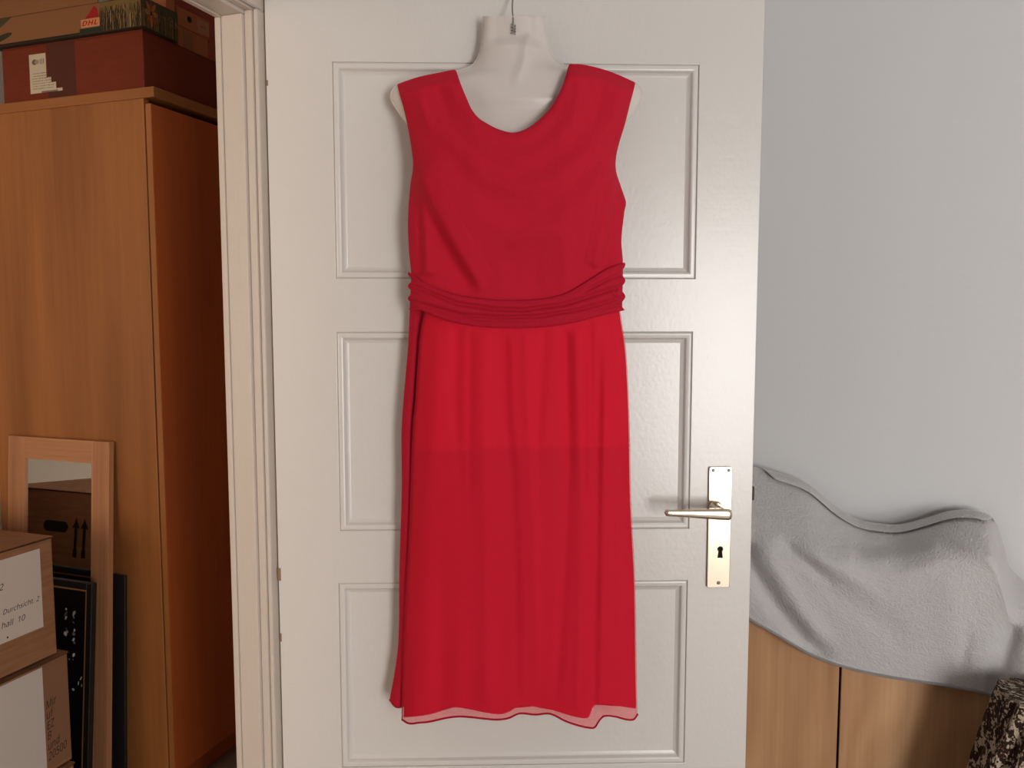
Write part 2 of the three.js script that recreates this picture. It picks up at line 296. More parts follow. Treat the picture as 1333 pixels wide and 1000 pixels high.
// ---------------------------------------------------------------- the torso hanger
let shellN;
const hanger = onFrame(thing('torso_hanger', 'white plastic torso-shaped hanger with a square neck, inside the red dress', 'hanger'));
{
  // left and right outline, pixel x against pixel y
  const L = [[21, 630], [40, 629], [60, 627], [72, 624], [82, 618], [89, 608], [94, 585], [100, 550], [108, 524], [114, 514], [122, 509.5], [130, 510], [142, 517], [155, 526], [170, 538], [200, 552], [260, 566], [330, 572], [420, 560]];
  const R = [[21, 707], [40, 710], [60, 714], [72, 719], [80, 726], [86, 737], [92, 765], [98, 795], [104, 816], [109, 828], [116, 834], [126, 835], [138, 831], [150, 824], [162, 815], [180, 803], [210, 790], [260, 778], [330, 772], [420, 784]];
  const RIM = 0.028;
  const nOf = (px, py, u) => {                                      // height of the shell above the door
    const neck = 1 - smooth(60, 130, py), edge = Math.pow(1 - Math.pow(Math.abs(u), 2.6), 0.55);
    const H = lerp(lerp(0.05, 0.042, smooth(100, 150, py)), 0.034, neck), bust = 0.022 * gauss(py - 250, 90);
    let n = RIM + H * edge + bust * edge;
    const cx = px - 668;                                            // the flat notch at the front of the neck and the creased plane beside it
    n -= 0.010 * smooth(60, 44, py - 0.012 * cx * cx * 0.4) * (1 - smooth(0.5, 1.0, Math.abs(u)));
    n += 0.005 * gauss(lineDistance([[688, 46], [682, 80], [672, 110]], px, py)[0], 7) * smooth(40, 52, py) * (1 - smooth(90, 120, py));
    n -= 0.004 * gauss(cx + 55, 24) * gauss(py - 120, 22) - 0.004 * gauss(py - 128, 10) * gauss(cx, 60);
    return n;
  };
  shellN = (px, py) => { const l = interp(L, py), r = interp(R, py), u = (px - l) / (r - l) * 2 - 1; return py > 21 && Math.abs(u) < 1 ? nOf(px, py, u) : 0; };
  const shell = grid(110, 150, (u, v) => {
    const py = lerp(21, 330, Math.pow(v, 1.25)), uu = u * 2 - 1, us = Math.sin(uu * Math.PI / 2), l = interp(L, py), r = interp(R, py), px = lerp(l, r, (us + 1) / 2);
    const n = nOf(px, py, us), [s, y] = dp(px, py, n); return [s, y, n];
  }, 0.4, 0.4);
  mesh('torso_shell', shell, M.plastic, hanger);
  const cap = grid(40, 6, (u, v) => { const us = Math.sin((u * 2 - 1) * Math.PI / 2), px = lerp(630, 707, (us + 1) / 2), [s, y] = dp(px, 21, nOf(px, 21, us)); return [s, y, lerp(RIM - 0.012, nOf(px, 21, us), v)]; });
  mesh('neck_top', cap, M.plastic, hanger);
  const rim = [];                                                   // thickened rim round the open back
  for (let k = 0; k <= 60; k++) { const py = lerp(21, 300, k / 60); const [s, y] = dp(interp(L, py), py, RIM); rim.push(new THREE.Vector3(s, y, RIM)); }
  const rim2 = []; for (let k = 0; k <= 60; k++) { const py = lerp(21, 300, k / 60); const [s, y] = dp(interp(R, py), py, RIM); rim2.push(new THREE.Vector3(s, y, RIM)); }
  for (const q of [rim, rim2]) mesh('rim', new THREE.TubeGeometry(new THREE.CatmullRomCurve3(q), 160, 0.0018, 8), M.plastic, hanger);
  const [hs, hy] = dp(668, 37, 0.054), wire = [[hs, hy - 0.008, 0.054], [hs, hy + 0.012, 0.054], [hs - 0.001, hy + 0.035, 0.040], [hs, hy + 0.06, 0.022], [hs, LEAF_H - 0.004, 0.006], [hs, LEAF_H + 0.005, 0.0], [hs, LEAF_H + 0.0065, -0.02], [hs, LEAF_H + 0.004, -0.043], [hs, LEAF_H - 0.03, -0.046]].map((p) => new THREE.Vector3(...p));
  mesh('hook', new THREE.TubeGeometry(new THREE.CatmullRomCurve3(wire), 80, 0.0014, 8), M.steel, hanger, 'thin steel wire hook');
  const coil = []; for (let k = 0; k <= 60; k++) { const a = k / 60 * Math.PI * 7; coil.push(new THREE.Vector3(hs + 0.004 * Math.cos(a), hy - 0.010 + 0.016 * k / 60, 0.0555 + 0.0035 * Math.sin(a))); }
  mesh('wire_clasp', new THREE.TubeGeometry(new THREE.CatmullRomCurve3(coil), 140, 0.0009, 6), M.steel, hanger, 'twisted wire clasp');
}

// ---------------------------------------------------------------- the red dress
const dress = onFrame(thing('dress', 'sleeveless red chiffon dress with a draped neckline and gathered waist sash', 'dress'));
{
  const Lb = [[84, 517], [109, 517], [140, 525], [162, 530], [194, 535.5], [217, 537.5], [242, 534], [285, 531], [330, 532.5], [356, 535], [404, 533]];
  const Rb = [[84, 827], [107, 827], [134, 820.5], [162, 813.5], [185, 806.5], [205, 802], [222, 802], [242, 808], [258, 813.5], [265, 815], [275, 813], [313, 809], [342, 811], [404, 810]];
  // top edge: shoulder, plunge to the cowl, shoulder
  const topEdge = [[517, 109.5], [530, 104.5], [548, 99], [572, 94], [588, 91], [593.5, 91.5], [597, 101], [606, 124], [613, 140], [622, 152], [632, 159], [645, 166], [658, 170.5], [668, 172], [680, 169.5], [692, 163], [706, 151], [720, 135], [731, 114], [737, 96], [740.5, 84.5], [746, 83], [758, 83.5], [775, 87], [795, 93], [812, 100], [827, 107]];
  const topShare = topEdge.map(([x, y]) => [(x - interp(Lb, y)) / (interp(Rb, y) - interp(Lb, y)), y]);
  const shoulderL = topEdge.slice(0, 6), neckLine = topEdge.slice(5, 21), shoulderR = topEdge.slice(20);
  const bodiceFolds = [
    { p: [[537, 212], [551, 250], [566, 283], [594, 333], [628, 388]], w: 7, a: -0.0075, k: 'step', e0: 0.1, e1: 0.12 },
    { p: [[548, 205], [580, 262], [612, 318], [650, 375]], w: 16, a: 0.004, e0: 0.15, e1: 0.4 },
    { p: [[537, 228], [545, 262], [549, 300], [550, 362]], w: 5, a: -0.0065, k: 'step', e0: 0.1, e1: 0.05 },
    { p: [[540, 240], [541, 300], [543, 360]], w: 4, a: 0.002 },
    { p: [[806, 192], [796, 218], [780, 246], [757, 275]], w: 7, a: 0.0055, k: 'step', e0: 0.1, e1: 0.45 },
    { p: [[806, 222], [800, 250], [793, 290], [779, 352]], w: 5, a: 0.0065, k: 'step', e0: 0.1, e1: 0.05 },
    { p: [[800, 205], [785, 245], [765, 290], [752, 340]], w: 13, a: 0.003, e0: 0.2, e1: 0.5 },
    { p: [[545, 118], [585, 178], [628, 228], [672, 246], [720, 236], [768, 196], [805, 128]], w: 15, a: 0.0052, e0: 0.2, e1: 0.2 },
    { p: [[560, 110], [600, 160], [640, 196], [672, 206], [705, 197], [745, 160], [785, 108]], w: 13, a: 0.0042, e0: 0.2, e1: 0.2 },
    { p: [[537, 150], [575, 225], [625, 288], [672, 308], [722, 296], [772, 240], [808, 160]], w: 19, a: 0.0048, e0: 0.2, e1: 0.25 },
    { p: [[585, 100], [596, 128], [618, 160], [645, 178], [668, 184], [695, 174], [722, 148], [742, 98]], w: 8, a: 0.0025, e0: 0.1, e1: 0.1 },
    { p: [[541, 112], [553, 150], [568, 190]], w: 8, a: 0.0035, e0: 0.3, e1: 0.5 },
    { p: [[565, 102], [578, 136], [596, 172]], w: 8, a: -0.003, e0: 0.3, e1: 0.5 },
    { p: [[757, 92], [752, 130], [738, 170]], w: 8, a: 0.003, e0: 0.3, e1: 0.5 },
    { p: [[786, 98], [778, 140], [764, 184]], w: 9, a: -0.003, e0: 0.3, e1: 0.5 },
    { p: [[810, 104], [800, 145], [790, 185]], w: 7, a: 0.003, e0: 0.3, e1: 0.5 },
    { p: [[640, 300], [650, 350], [655, 395]], w: 14, a: 0.002 }, { p: [[700, 300], [697, 350], [695, 395]], w: 12, a: -0.0016 },
    { p: [[735, 290], [737, 340], [735, 392]], w: 10, a: 0.0018 },
  ];
  const bulge = (u, e = 0.5) => Math.pow(Math.max(0, 1 - Math.pow(Math.abs(u), 2.4)), e);
  const DB = 0.050, bodyH = (py) => 0.050 + 0.018 * gauss(py - 245, 85) - 0.010 * smooth(300, 390, py);
  const front = (px, py, u, list) => DB + bodyH(py) * bulge(u) + 1.6 * folds(list, px, py);
  const bodice = grid(230, 190, (ui, v) => {
    const us = Math.sin((ui * 2 - 1) * Math.PI / 2) * 0.45 + (ui * 2 - 1) * 0.55, q = (us + 1) / 2, yt = interp(topShare, q);
    const tuck = v < 0.04, k = tuck ? 1 - v / 0.04 : 0, vv = tuck ? 0 : (v - 0.04) / 0.96;
    const py = lerp(yt, 402, vv), px = lerp(interp(Lb, py), interp(Rb, py), q);
    const isNeck = smooth(592, 600, px) * (1 - smooth(733, 741, px));
    let n = front(px, py, us, bodiceFolds);
    const dS = Math.min(Math.abs(lineDistance(shoulderL, px, py)[0]), Math.abs(lineDistance(shoulderR, px, py)[0])), dN = Math.abs(lineDistance(neckLine, px, py)[0]);
    // over the shoulder the cloth turns back, at the neckline it rolls in
    n -= 0.024 * Math.pow(1 - smooth(0, 20, dS), 1.5) + 0.004 * Math.pow(1 - smooth(0, 6, dN), 2) - 0.004 * gauss(dN, 22);
    n = Math.max(0.02, n, shellN(px, py) + 0.004 + 0.003 * smooth(0, 12, dN));
    const [s, y] = dp(px, py, n);
    return [s, y - (isNeck * 0.012 * k) - (1 - isNeck) * 0.002 * k, Math.max(0.015, n - k * (isNeck ? 0.007 : 0.012))];
  }, 0.45, 0.45);
  mesh('bodice', bodice, M.red, dress);
  // the back of the bodice, lying against the door behind the hanger
  mesh('bodice_back', grid(40, 40, (u, v) => { const py = lerp(lerp(112, 150, Math.sin(Math.PI * u)), 402, v), px = lerp(interp(Lb, py) + 1, interp(Rb, py) - 1, u), [s, y] = dp(px, py, 0.02); return [s, y, 0.016 + 0.0015 * Math.sin(u * 30)]; }, 0.45, 0.45), M.red, dress);

  // skirt: a back panel, a lining and a sheer front panel
  const skirtFolds = [
    { p: [[596, 418], [592, 520], [600, 640], [606, 760]], w: 8, a: -0.0035, e0: 0.05, e1: 0.7 },
    { p: [[572, 415], [566, 540], [556, 700], [550, 930]], w: 14, a: 0.004, e0: 0.1, e1: 0.1 },
    { p: [[630, 424], [628, 540], [632, 700], [632, 930]], w: 11, a: 0.0032, e0: 0.05, e1: 0.05 },
    { p: [[612, 424], [611, 600], [613, 700]], w: 5, a: -0.002, e0: 0.05, e1: 0.5 },
    { p: [[661, 427], [664, 540], [672, 620], [676, 740], [678, 925]], w: 6, a: -0.0035, k: 'step', e0: 0.05, e1: 0.05 },
    { p: [[683, 427], [688, 540], [694, 680], [700, 930]], w: 8, a: 0.0035, e0: 0.05, e1: 0.1 },
    { p: [[710, 426], [704, 500], [698, 580], [700, 720]], w: 8, a: -0.0032, e0: 0.05, e1: 0.5 },
    { p: [[736, 424], [738, 510], [740, 600], [734, 760], [722, 930]], w: 7, a: -0.0052, e0: 0.05, e1: 0.1 },
    { p: [[752, 421], [754, 520], [758, 640], [756, 780], [752, 935]], w: 8, a: 0.0046, e0: 0.05, e1: 0.05 },
    { p: [[768, 416], [768, 500], [767, 590], [766, 700]], w: 5, a: -0.0042, e0: 0.05, e1: 0.4 },
    { p: [[784, 412], [783, 560], [781, 700], [778, 900], [776, 935]], w: 5, a: -0.0060, k: 'step', e0: 0.2, e1: 0.02 },
    { p: [[797, 408], [804, 455], [811, 540], [814, 650]], w: 4, a: 0.0028, e0: 0.05, e1: 0.5 },
    { p: [[806, 640], [806, 780], [806, 935]], w: 9, a: 0.003, e0: 0.5, e1: 0.05 },
    { p: [[580, 700], [575, 800], [572, 935]], w: 10, a: -0.003, e0: 0.5, e1: 0.05 },
    { p: [[655, 740], [652, 840], [655, 935]], w: 10, a: -0.003, e0: 0.5, e1: 0.05 },
    { p: [[602, 780], [598, 860], [594, 935]], w: 11, a: 0.004, e0: 0.5, e1: 0.05 },
  ];
  const Lf = [[395, 555], [407, 553], [441, 547], [526, 541], [555, 538], [675, 534], [795, 528], [915, 524], [950, 523]];
  const Rf = [[395, 808], [407, 808], [455, 815], [512, 818.5], [555, 820], [655, 822], [755, 827], [875, 829], [950, 830.5]];
  const Lo = [[395, 533], [404, 533], [452, 531], [555, 523], [635, 523], [735, 520], [835, 518.5], [880, 513], [912, 507], [930, 506]];
  const hem = [[523, 937], [532, 942], [546, 941], [560, 939.5], [580, 935], [596, 933], [614, 934], [632, 936], [648, 937], [662, 935], [676, 929], [696, 930.5], [716, 929.5], [736, 939], [752, 944.5], [766, 947.5], [774, 947], [780, 938], [786, 932.5], [800, 933], [816, 937], [825, 936.5], [830, 930]];
  const lineHem = [[523, 934], [540, 933], [560, 930], [580, 924], [592, 921], [612, 924], [632, 928], [652, 930], [664, 926], [676, 918], [690, 919], [704, 922], [720, 925], [736, 930], [752, 934], [766, 934], [771, 922], [780, 915], [800, 918], [815, 921], [830, 923]];
  const skirtN = (px, py, u) => DB + 0.004 + (0.040 + 0.014 * smooth(400, 560, py) - 0.006 * smooth(600, 940, py)) * bulge(u, 0.55) + (1.15 - 0.3 * smooth(520, 720, py)) * folds(skirtFolds, px, py) * (1 - 0.6 * smooth(0.9, 1, Math.abs(u)));
  const skirtAt = (ui, v, edge, dn) => {
    const us = ui * 2 - 1, pb = lerp(523, 830, ui), yb = interp(edge, pb), py = lerp(398, yb, v), px = lerp(interp(Lf, py), interp(Rf, py), ui);
    let n = skirtN(px, py, us);
    n += 0.004 * smooth(780, 930, py) * Math.sin(px / 17 + 1.3) * smooth(0, 0.1, 1 - Math.abs(us));
    if (us < -0.9) n = Math.max(n, 0.056);                          // the left edge hangs free of the back panel
    n = Math.max(0.016, n - dn); const [s, y] = dp(px, py, n); return [s, y, n];
  };
  mesh('skirt_front', grid(210, 200, (u, v) => skirtAt(u, v, hem, 0), 0.5, 0.75), M.chiffon, dress, 'sheer red chiffon outer skirt');
  mesh('skirt_lining', grid(210, 120, (u, v) => skirtAt(0.006 + u * 0.988, v, lineHem, 0.0045), 0.5, 0.75), M.lining, dress, 'opaque red lining');
  const slipHem = [[523, 588], [680, 584.5], [830, 583]];
  mesh('slip', grid(160, 60, (u, v) => skirtAt(0.008 + u * 0.984, v, slipHem, 0.0026), 0.5, 0.35), M.slip, dress, 'brighter short slip under the chiffon');
  const backHem = [[0, 911], [0.04, 917], [0.08, 914], [0.14, 919], [0.3, 916], [0.5, 920], [0.7, 914], [1, 918]];
  const backAt = (u, v) => {
    const py = lerp(398, interp(backHem, u), v), px = lerp(interp(Lo, py), interp(Rf, py) - 6, u), x = px - interp(Lo, py), [s, y] = dp(px, py, 0.035);
    return [s, y, 0.040 + 0.007 * Math.sin(Math.min(x, 60) / (6 + 5 * v) + 0.5) * smooth(0, 0.15, v) * (1 - 0.5 * smooth(0.3, 1, u)) - 0.008 * gauss(x, 5)];
  };
  mesh('skirt_back', grid(120, 80, backAt, 0.5, 0.75), M.redSash, dress, 'back layer of the skirt showing at the side');
  const tube = (f, n, r) => new THREE.TubeGeometry(new THREE.CatmullRomCurve3(Array.from({ length: n + 1 }, (_, k) => new THREE.Vector3(...f(k / n)))), n * 2, r, 6);
  mesh('hem', tube((u) => skirtAt(u, 1, hem, 0), 130, 0.0017), M.redSash, dress, 'rolled red hem');
  mesh('hem', tube((u) => backAt(u, 1), 80, 0.0016), M.redSash, dress, 'rolled red hem');
  mesh('side_edge', tube((v) => skirtAt(0, v, hem, 0), 60, 0.0011), M.redSash, dress);

  // the sash
  const sTop = [[533, 354], [554, 369], [594, 383.5], [628, 388.5], [665, 391], [708, 388.5], [736.5, 381.5], [765, 365.5], [788, 351.5], [812, 341.5]];
  const sBot = [[533, 402.5], [551, 405], [580, 417], [617, 424.5], [665, 427.5], [708, 426], [751, 419.5], [782, 411], [812, 404]];
  const pleats = [
    { p: [[532, 371], [551, 377], [594, 395], [640, 402], [680, 404], [737, 396], [780, 382], [814, 371]], w: 3.2, a: -0.0052, e0: 0.01, e1: 0.01 },
    { p: [[532, 391], [560, 399], [600, 410], [650, 413], [700, 412], [750, 404], [790, 394], [814, 384]], w: 2.8, a: -0.0045, e0: 0.01, e1: 0.01 },
    { p: [[740, 392], [770, 375], [795, 362], [814, 356]], w: 2.4, a: -0.0036, e0: 0.4, e1: 0.01 },
    { p: [[768, 410], [790, 401], [814, 395]], w: 2.2, a: -0.0032, e0: 0.4, e1: 0.01 },
    { p: [[532, 362], [556, 372], [588, 386]], w: 2.4, a: -0.003, e0: 0.01, e1: 0.5 },
    { p: [[533, 400], [549, 400], [580, 410], [620, 419], [680, 421], [740, 416]], w: 2.2, a: -0.0028, e0: 0.01, e1: 0.4 },
    { p: [[793, 377], [803, 384], [807, 372]], w: 2.5, a: 0.003, e0: 0.2, e1: 0.2 },
  ];
  const sashAt = (u, v) => {
    const px0 = lerp(533, 812, u), py = lerp(interp(sTop, px0), interp(sBot, px0), v), us = u * 2 - 1;
    const frill = (2.6 * Math.sin(v * 19 + 0.6) - 0.5) * smooth(0.86, 1, Math.abs(us)), px = px0 + (us > 0 ? frill : -frill);
    const roll = Math.pow(Math.sin(Math.PI * clamp(v * 0.998 + 0.001)), 0.35);
    const n = DB + 0.001 + (bodyH(Math.min(py, 380)) + 0.001) * bulge(us * 0.995, 0.45) + 0.009 * roll + 1.3 * folds(pleats, px, py), m = Math.max(0.02, n), [s, y] = dp(px, py, m);
    return [s, y, m];
  };
  mesh('sash', grid(190, 60, sashAt, 0.45, 0.08), M.redSash, dress, 'gathered red waist sash');
}

// ---------------------------------------------------------------- the low cabinet and the blanket, right of the door
{
  const F = -1.80, gapX = onZ(1092, 930, F).x, top = 0.775, x0 = gapX - 0.46, x1 = gapX + 0.46;
  const o = thing('low_cabinet', 'low beech cabinet with two plain doors, half covered by the grey blanket', 'cabinet', null, (x0 + x1) / 2, 0, F - 0.19);
  const L = (g) => g.translate(-(x0 + x1) / 2, 0, -F + 0.19);
  mesh('carcass', L(mergeGeometries([box(x0, x0 + 0.018, 0, top - 0.022, BACK + 0.02, F - 0.021), box(x1 - 0.018, x1, 0, top - 0.022, BACK + 0.02, F - 0.021), box(x0 + 0.018, x1 - 0.018, 0.02, top - 0.022, BACK + 0.02, BACK + 0.03), box(x0 + 0.018, x1 - 0.018, 0.05, 0.068, BACK + 0.03, F - 0.021)])), M.cabinetWood, o);
  mesh('top_board', L(box(x0, x1, top - 0.022, top, BACK + 0.02, F, 0.002, true)), M.cabinetWood, o);
  mesh('door', L(box(x0 + 0.002, gapX - 0.0022, 0.03, top - 0.025, F - 0.019, F)), M.cabinetWood, o);
  mesh('door', L(box(gapX + 0.0022, x1 - 0.002, 0.03, top - 0.025, F - 0.019, F).translate(0, 0, 0)), M.cabinetWood, o);
  mesh('centre_divider', L(box(gapX - 0.009, gapX + 0.009, 0.068, top - 0.022, BACK + 0.03, F - 0.0215)), M.dark, o);

  const rim = [[930, 600], [968, 603], [980, 607], [1024, 620], [1053, 632], [1087, 660], [1116, 677], [1150, 683.5], [1175, 683.5], [1209, 674.5], [1234, 667], [1259, 665], [1284, 670], [1297, 682], [1305, 704], [1313, 735], [1333, 756], [1365, 778]];
  const low = [[930, 778], [974, 805], [1007, 824], [1053, 851], [1091, 866], [1150, 880], [1234, 893], [1289, 905], [1333, 925], [1365, 945]];
  const bf = [
    { p: [[966, 700], [978, 740], [1011, 790], [1049, 836], [1090, 862]], w: 11, a: -0.022, e0: 0.1, e1: 0.2 },
    { p: [[985, 690], [1012, 745], [1045, 800], [1085, 848]], w: 13, a: 0.012, e0: 0.2, e1: 0.2 },
    { p: [[1010, 696], [1034, 722], [1060, 741], [1094, 764]], w: 8, a: -0.014, e0: 0.3, e1: 0.35 },
    { p: [[1030, 690], [1070, 728], [1120, 760], [1165, 790]], w: 12, a: 0.012, e0: 0.3, e1: 0.5 },
    { p: [[1080, 690], [1115, 706], [1140, 712], [1175, 710], [1212, 697]], w: 9, a: -0.014, e0: 0.25, e1: 0.3 },
    { p: [[1110, 724], [1150, 726], [1200, 716], [1240, 700]], w: 10, a: 0.008, e0: 0.3, e1: 0.4 },
    { p: [[1225, 690], [1262, 714], [1290, 728], [1316, 746]], w: 9, a: 0.012, e0: 0.4, e1: 0.2 },
    { p: [[1284, 688], [1293, 712], [1304, 730]], w: 5, a: -0.008, e0: 0.2, e1: 0.3 },
    { p: [[1324, 790], [1313, 830], [1300, 880], [1296, 908]], w: 12, a: -0.022, e0: 0.3, e1: 0.05 },
    { p: [[1345, 800], [1338, 850], [1330, 920]], w: 12, a: 0.012, e0: 0.3, e1: 0.05 },
    { p: [[1262, 810], [1256, 850], [1250, 890]], w: 8, a: -0.007, e0: 0.4, e1: 0.3 },
    { p: [[1050, 752], [1100, 780], [1150, 810], [1190, 850]], w: 16, a: -0.006 }, { p: [[1230, 740], [1240, 790], [1235, 850]], w: 22, a: 0.006 },
  ];
  const at = (u, v) => {
    const px = lerp(945, 1365, u), py = lerp(interp(rim, px), interp(low, px), v);
    const over = clamp((py - interp(rim, px)) / Math.max(70, 742 - interp(rim, px)));
    const lean = BACK + 0.03 + (F + 0.03 - BACK - 0.03) * Math.sin(over * Math.PI / 2);
    const z = lean + 0.75 * folds(bf, px, py) * smooth(0, 0.08, v), p = onZ(px, py, Math.max(z, over > 0.95 ? F + 0.004 : -9));
    return p.toArray();
  };
  const b = thing('blanket', 'grey fleece blanket draped over the low cabinet against the wall', 'blanket');
  mesh('blanket_cloth', grid(170, 110, at, 0.75, 0.5), M.fleece, b);
  // the doubled rim band along the upper edge
  const band = grid(150, 10, (u, v) => {
    const px = lerp(988, 1296, u), y0 = interp(rim, px), w = lerp(0, 10.5, smooth(0, 0.08, u)) * smooth(0, 0.05, 1.0 - u) , py = y0 - 1.5 + w * v, bow = Math.sin(Math.PI * clamp(v, 0.02, 1) * 0.75);
    return onZ(px, py, at((px - 945) / 420, Math.max(0, (py - y0) / 200))[2] + 0.004 + 0.011 * bow).toArray();
  }, 0.6, 0.03);
  mesh('rim_band', band, M.fleece, b);
  mesh('hem', new THREE.TubeGeometry(new THREE.CatmullRomCurve3(Array.from({ length: 81 }, (_, k) => new THREE.Vector3(...at(k / 80, 1)))), 160, 0.003, 8), M.fleece, b);
}

// the patterned chair cover in the lower right corner
{
  const z0 = -1.58, p = onZ(1318, 924, z0), q = onZ(1294, 995, z0), W = 0.36;
  const o = thing('armchair', 'brown and cream patterned fabric chair at the bottom right corner', 'armchair', null, p.x + W / 2, 0, z0 - 0.08);
  const cover = grid(80, 70, (u, v) => {                            // a soft back, wider and wavier towards the floor
    const a = u * Math.PI * 2, y = v < 0.15 ? p.y + 0.02 * Math.sin(v / 0.15 * Math.PI / 2) - 0.02 : lerp(p.y, 0.0, (v - 0.15) / 0.85);
    const close = v < 0.15 ? Math.sin(v / 0.15 * Math.PI / 2) : 1, flare = (p.y - y) * (p.x - q.x) / (p.y - q.y) * 0.9;
    const sq = (x, e) => Math.sign(x) * Math.abs(x) ** e, rip = 0.008 * Math.sin(a * 9 + y * 12) * smooth(0.1, 0.4, v) + 0.006 * Math.sin(a * 17 + y * 31);
    const f2 = Math.min(flare, 0.09);
    return [sq(Math.cos(a), 0.55) * (W / 2 + f2 + rip) * close, y + (v < 0.15 ? 0.012 * (1 - close) : 0), sq(Math.sin(a), 0.6) * (0.075 + f2 * 0.4 + rip) * close];
  }, 1.2, 0.8);
  mesh('back_cover', cover, M.pattern, o);
  mesh('seat_cushion', box(-W / 2 + 0.03, W / 2 - 0.03, 0.24, 0.36, 0.05, 0.42, 0.05), M.pattern, o);
  for (const x of [-0.11, 0.11]) mesh('leg', new THREE.CylinderGeometry(0.02, 0.015, 0.245, 16).translate(x, 0.1225, 0.38), M.beechDoor, o);
}

// ---------------------------------------------------------------- the other room: wardrobe and what stands on and before it
const SIDE_Z = -1.76;
const corner = onZ(200, 112, SIDE_Z), WT = corner.y, XF = corner.x;          // front edge of the wardrobe's top board
{
  const o = thing('wardrobe', 'tall beech wardrobe beyond the doorway, its plain side panel facing the room', 'wardrobe', null, XF - 0.31, 0, SIDE_Z - 0.57);
  const L = (g) => g.translate(-(XF - 0.31), 0, -(SIDE_Z - 0.57));
  const xb = XF - 0.64, zf = SIDE_Z - 1.14;
  mesh('side_panel', L(box(xb, XF - 0.036, 0, WT - 0.028, SIDE_Z - 0.02, SIDE_Z)), M.beech, o);
  mesh('side_panel', L(box(xb, XF - 0.036, 0, WT - 0.028, zf, zf + 0.02)), M.beech, o);
  mesh('top_board', L(box(xb, XF, WT - 0.028, WT, zf, SIDE_Z + 0.001, 0.002, true)), M.beech, o);
  mesh('back_board', L(box(xb, xb + 0.006, 0, WT - 0.028, zf + 0.02, SIDE_Z - 0.02, 0)), M.beech, o);
  mesh('plinth', L(box(XF - 0.08, XF - 0.062, 0, 0.08, zf + 0.02, SIDE_Z - 0.02)), M.beechDoor, o);
  for (let k = 0; k < 2; k++) {
    const z1 = SIDE_Z - 0.001 - k * 0.5705;
    const d = mesh('door', L(box(XF - 0.031, XF - 0.012, 0.085, WT - 0.043, z1 - 0.567, z1, 0.0025)), M.beechDoor, o);
    mesh('edge_band', L(box(XF - 0.0305, XF - 0.0125, 0.0855, WT - 0.0435, z1 - 0.001, z1 + 0.0006, 0)), M.beech, d, 'pale edge band');
    mesh('handle', L(box(XF - 0.0125, XF + 0.008, 1.0, 1.14, k ? z1 - 0.05 : z1 - 0.53, k ? z1 - 0.038 : z1 - 0.518, 0.004)), M.steel, d);
  }
}
function slab(x0, x1, y0, y1, z0, z1) { return box(x0, x1, y0, y1, z0, z1, 0.003); }
function paperOnX(x, z0, z1, y0, y1, map) {                          // a sheet facing +x: u runs from near (large z) to far
  const g = new THREE.BoxGeometry(z0 - z1, y1 - y0, 0.0008).rotateY(Math.PI / 2).translate(x + 0.0005, (y0 + y1) / 2, (z0 + z1) / 2);
  return [g, std({ map, roughness: 0.9 })];
}
function paperOnZ(z, x0, x1, y0, y1, map) {
  return [new THREE.BoxGeometry(x1 - x0, y1 - y0, 0.0008).translate((x0 + x1) / 2, (y0 + y1) / 2, z + 0.0005), std({ map, roughness: 0.9 })];
}
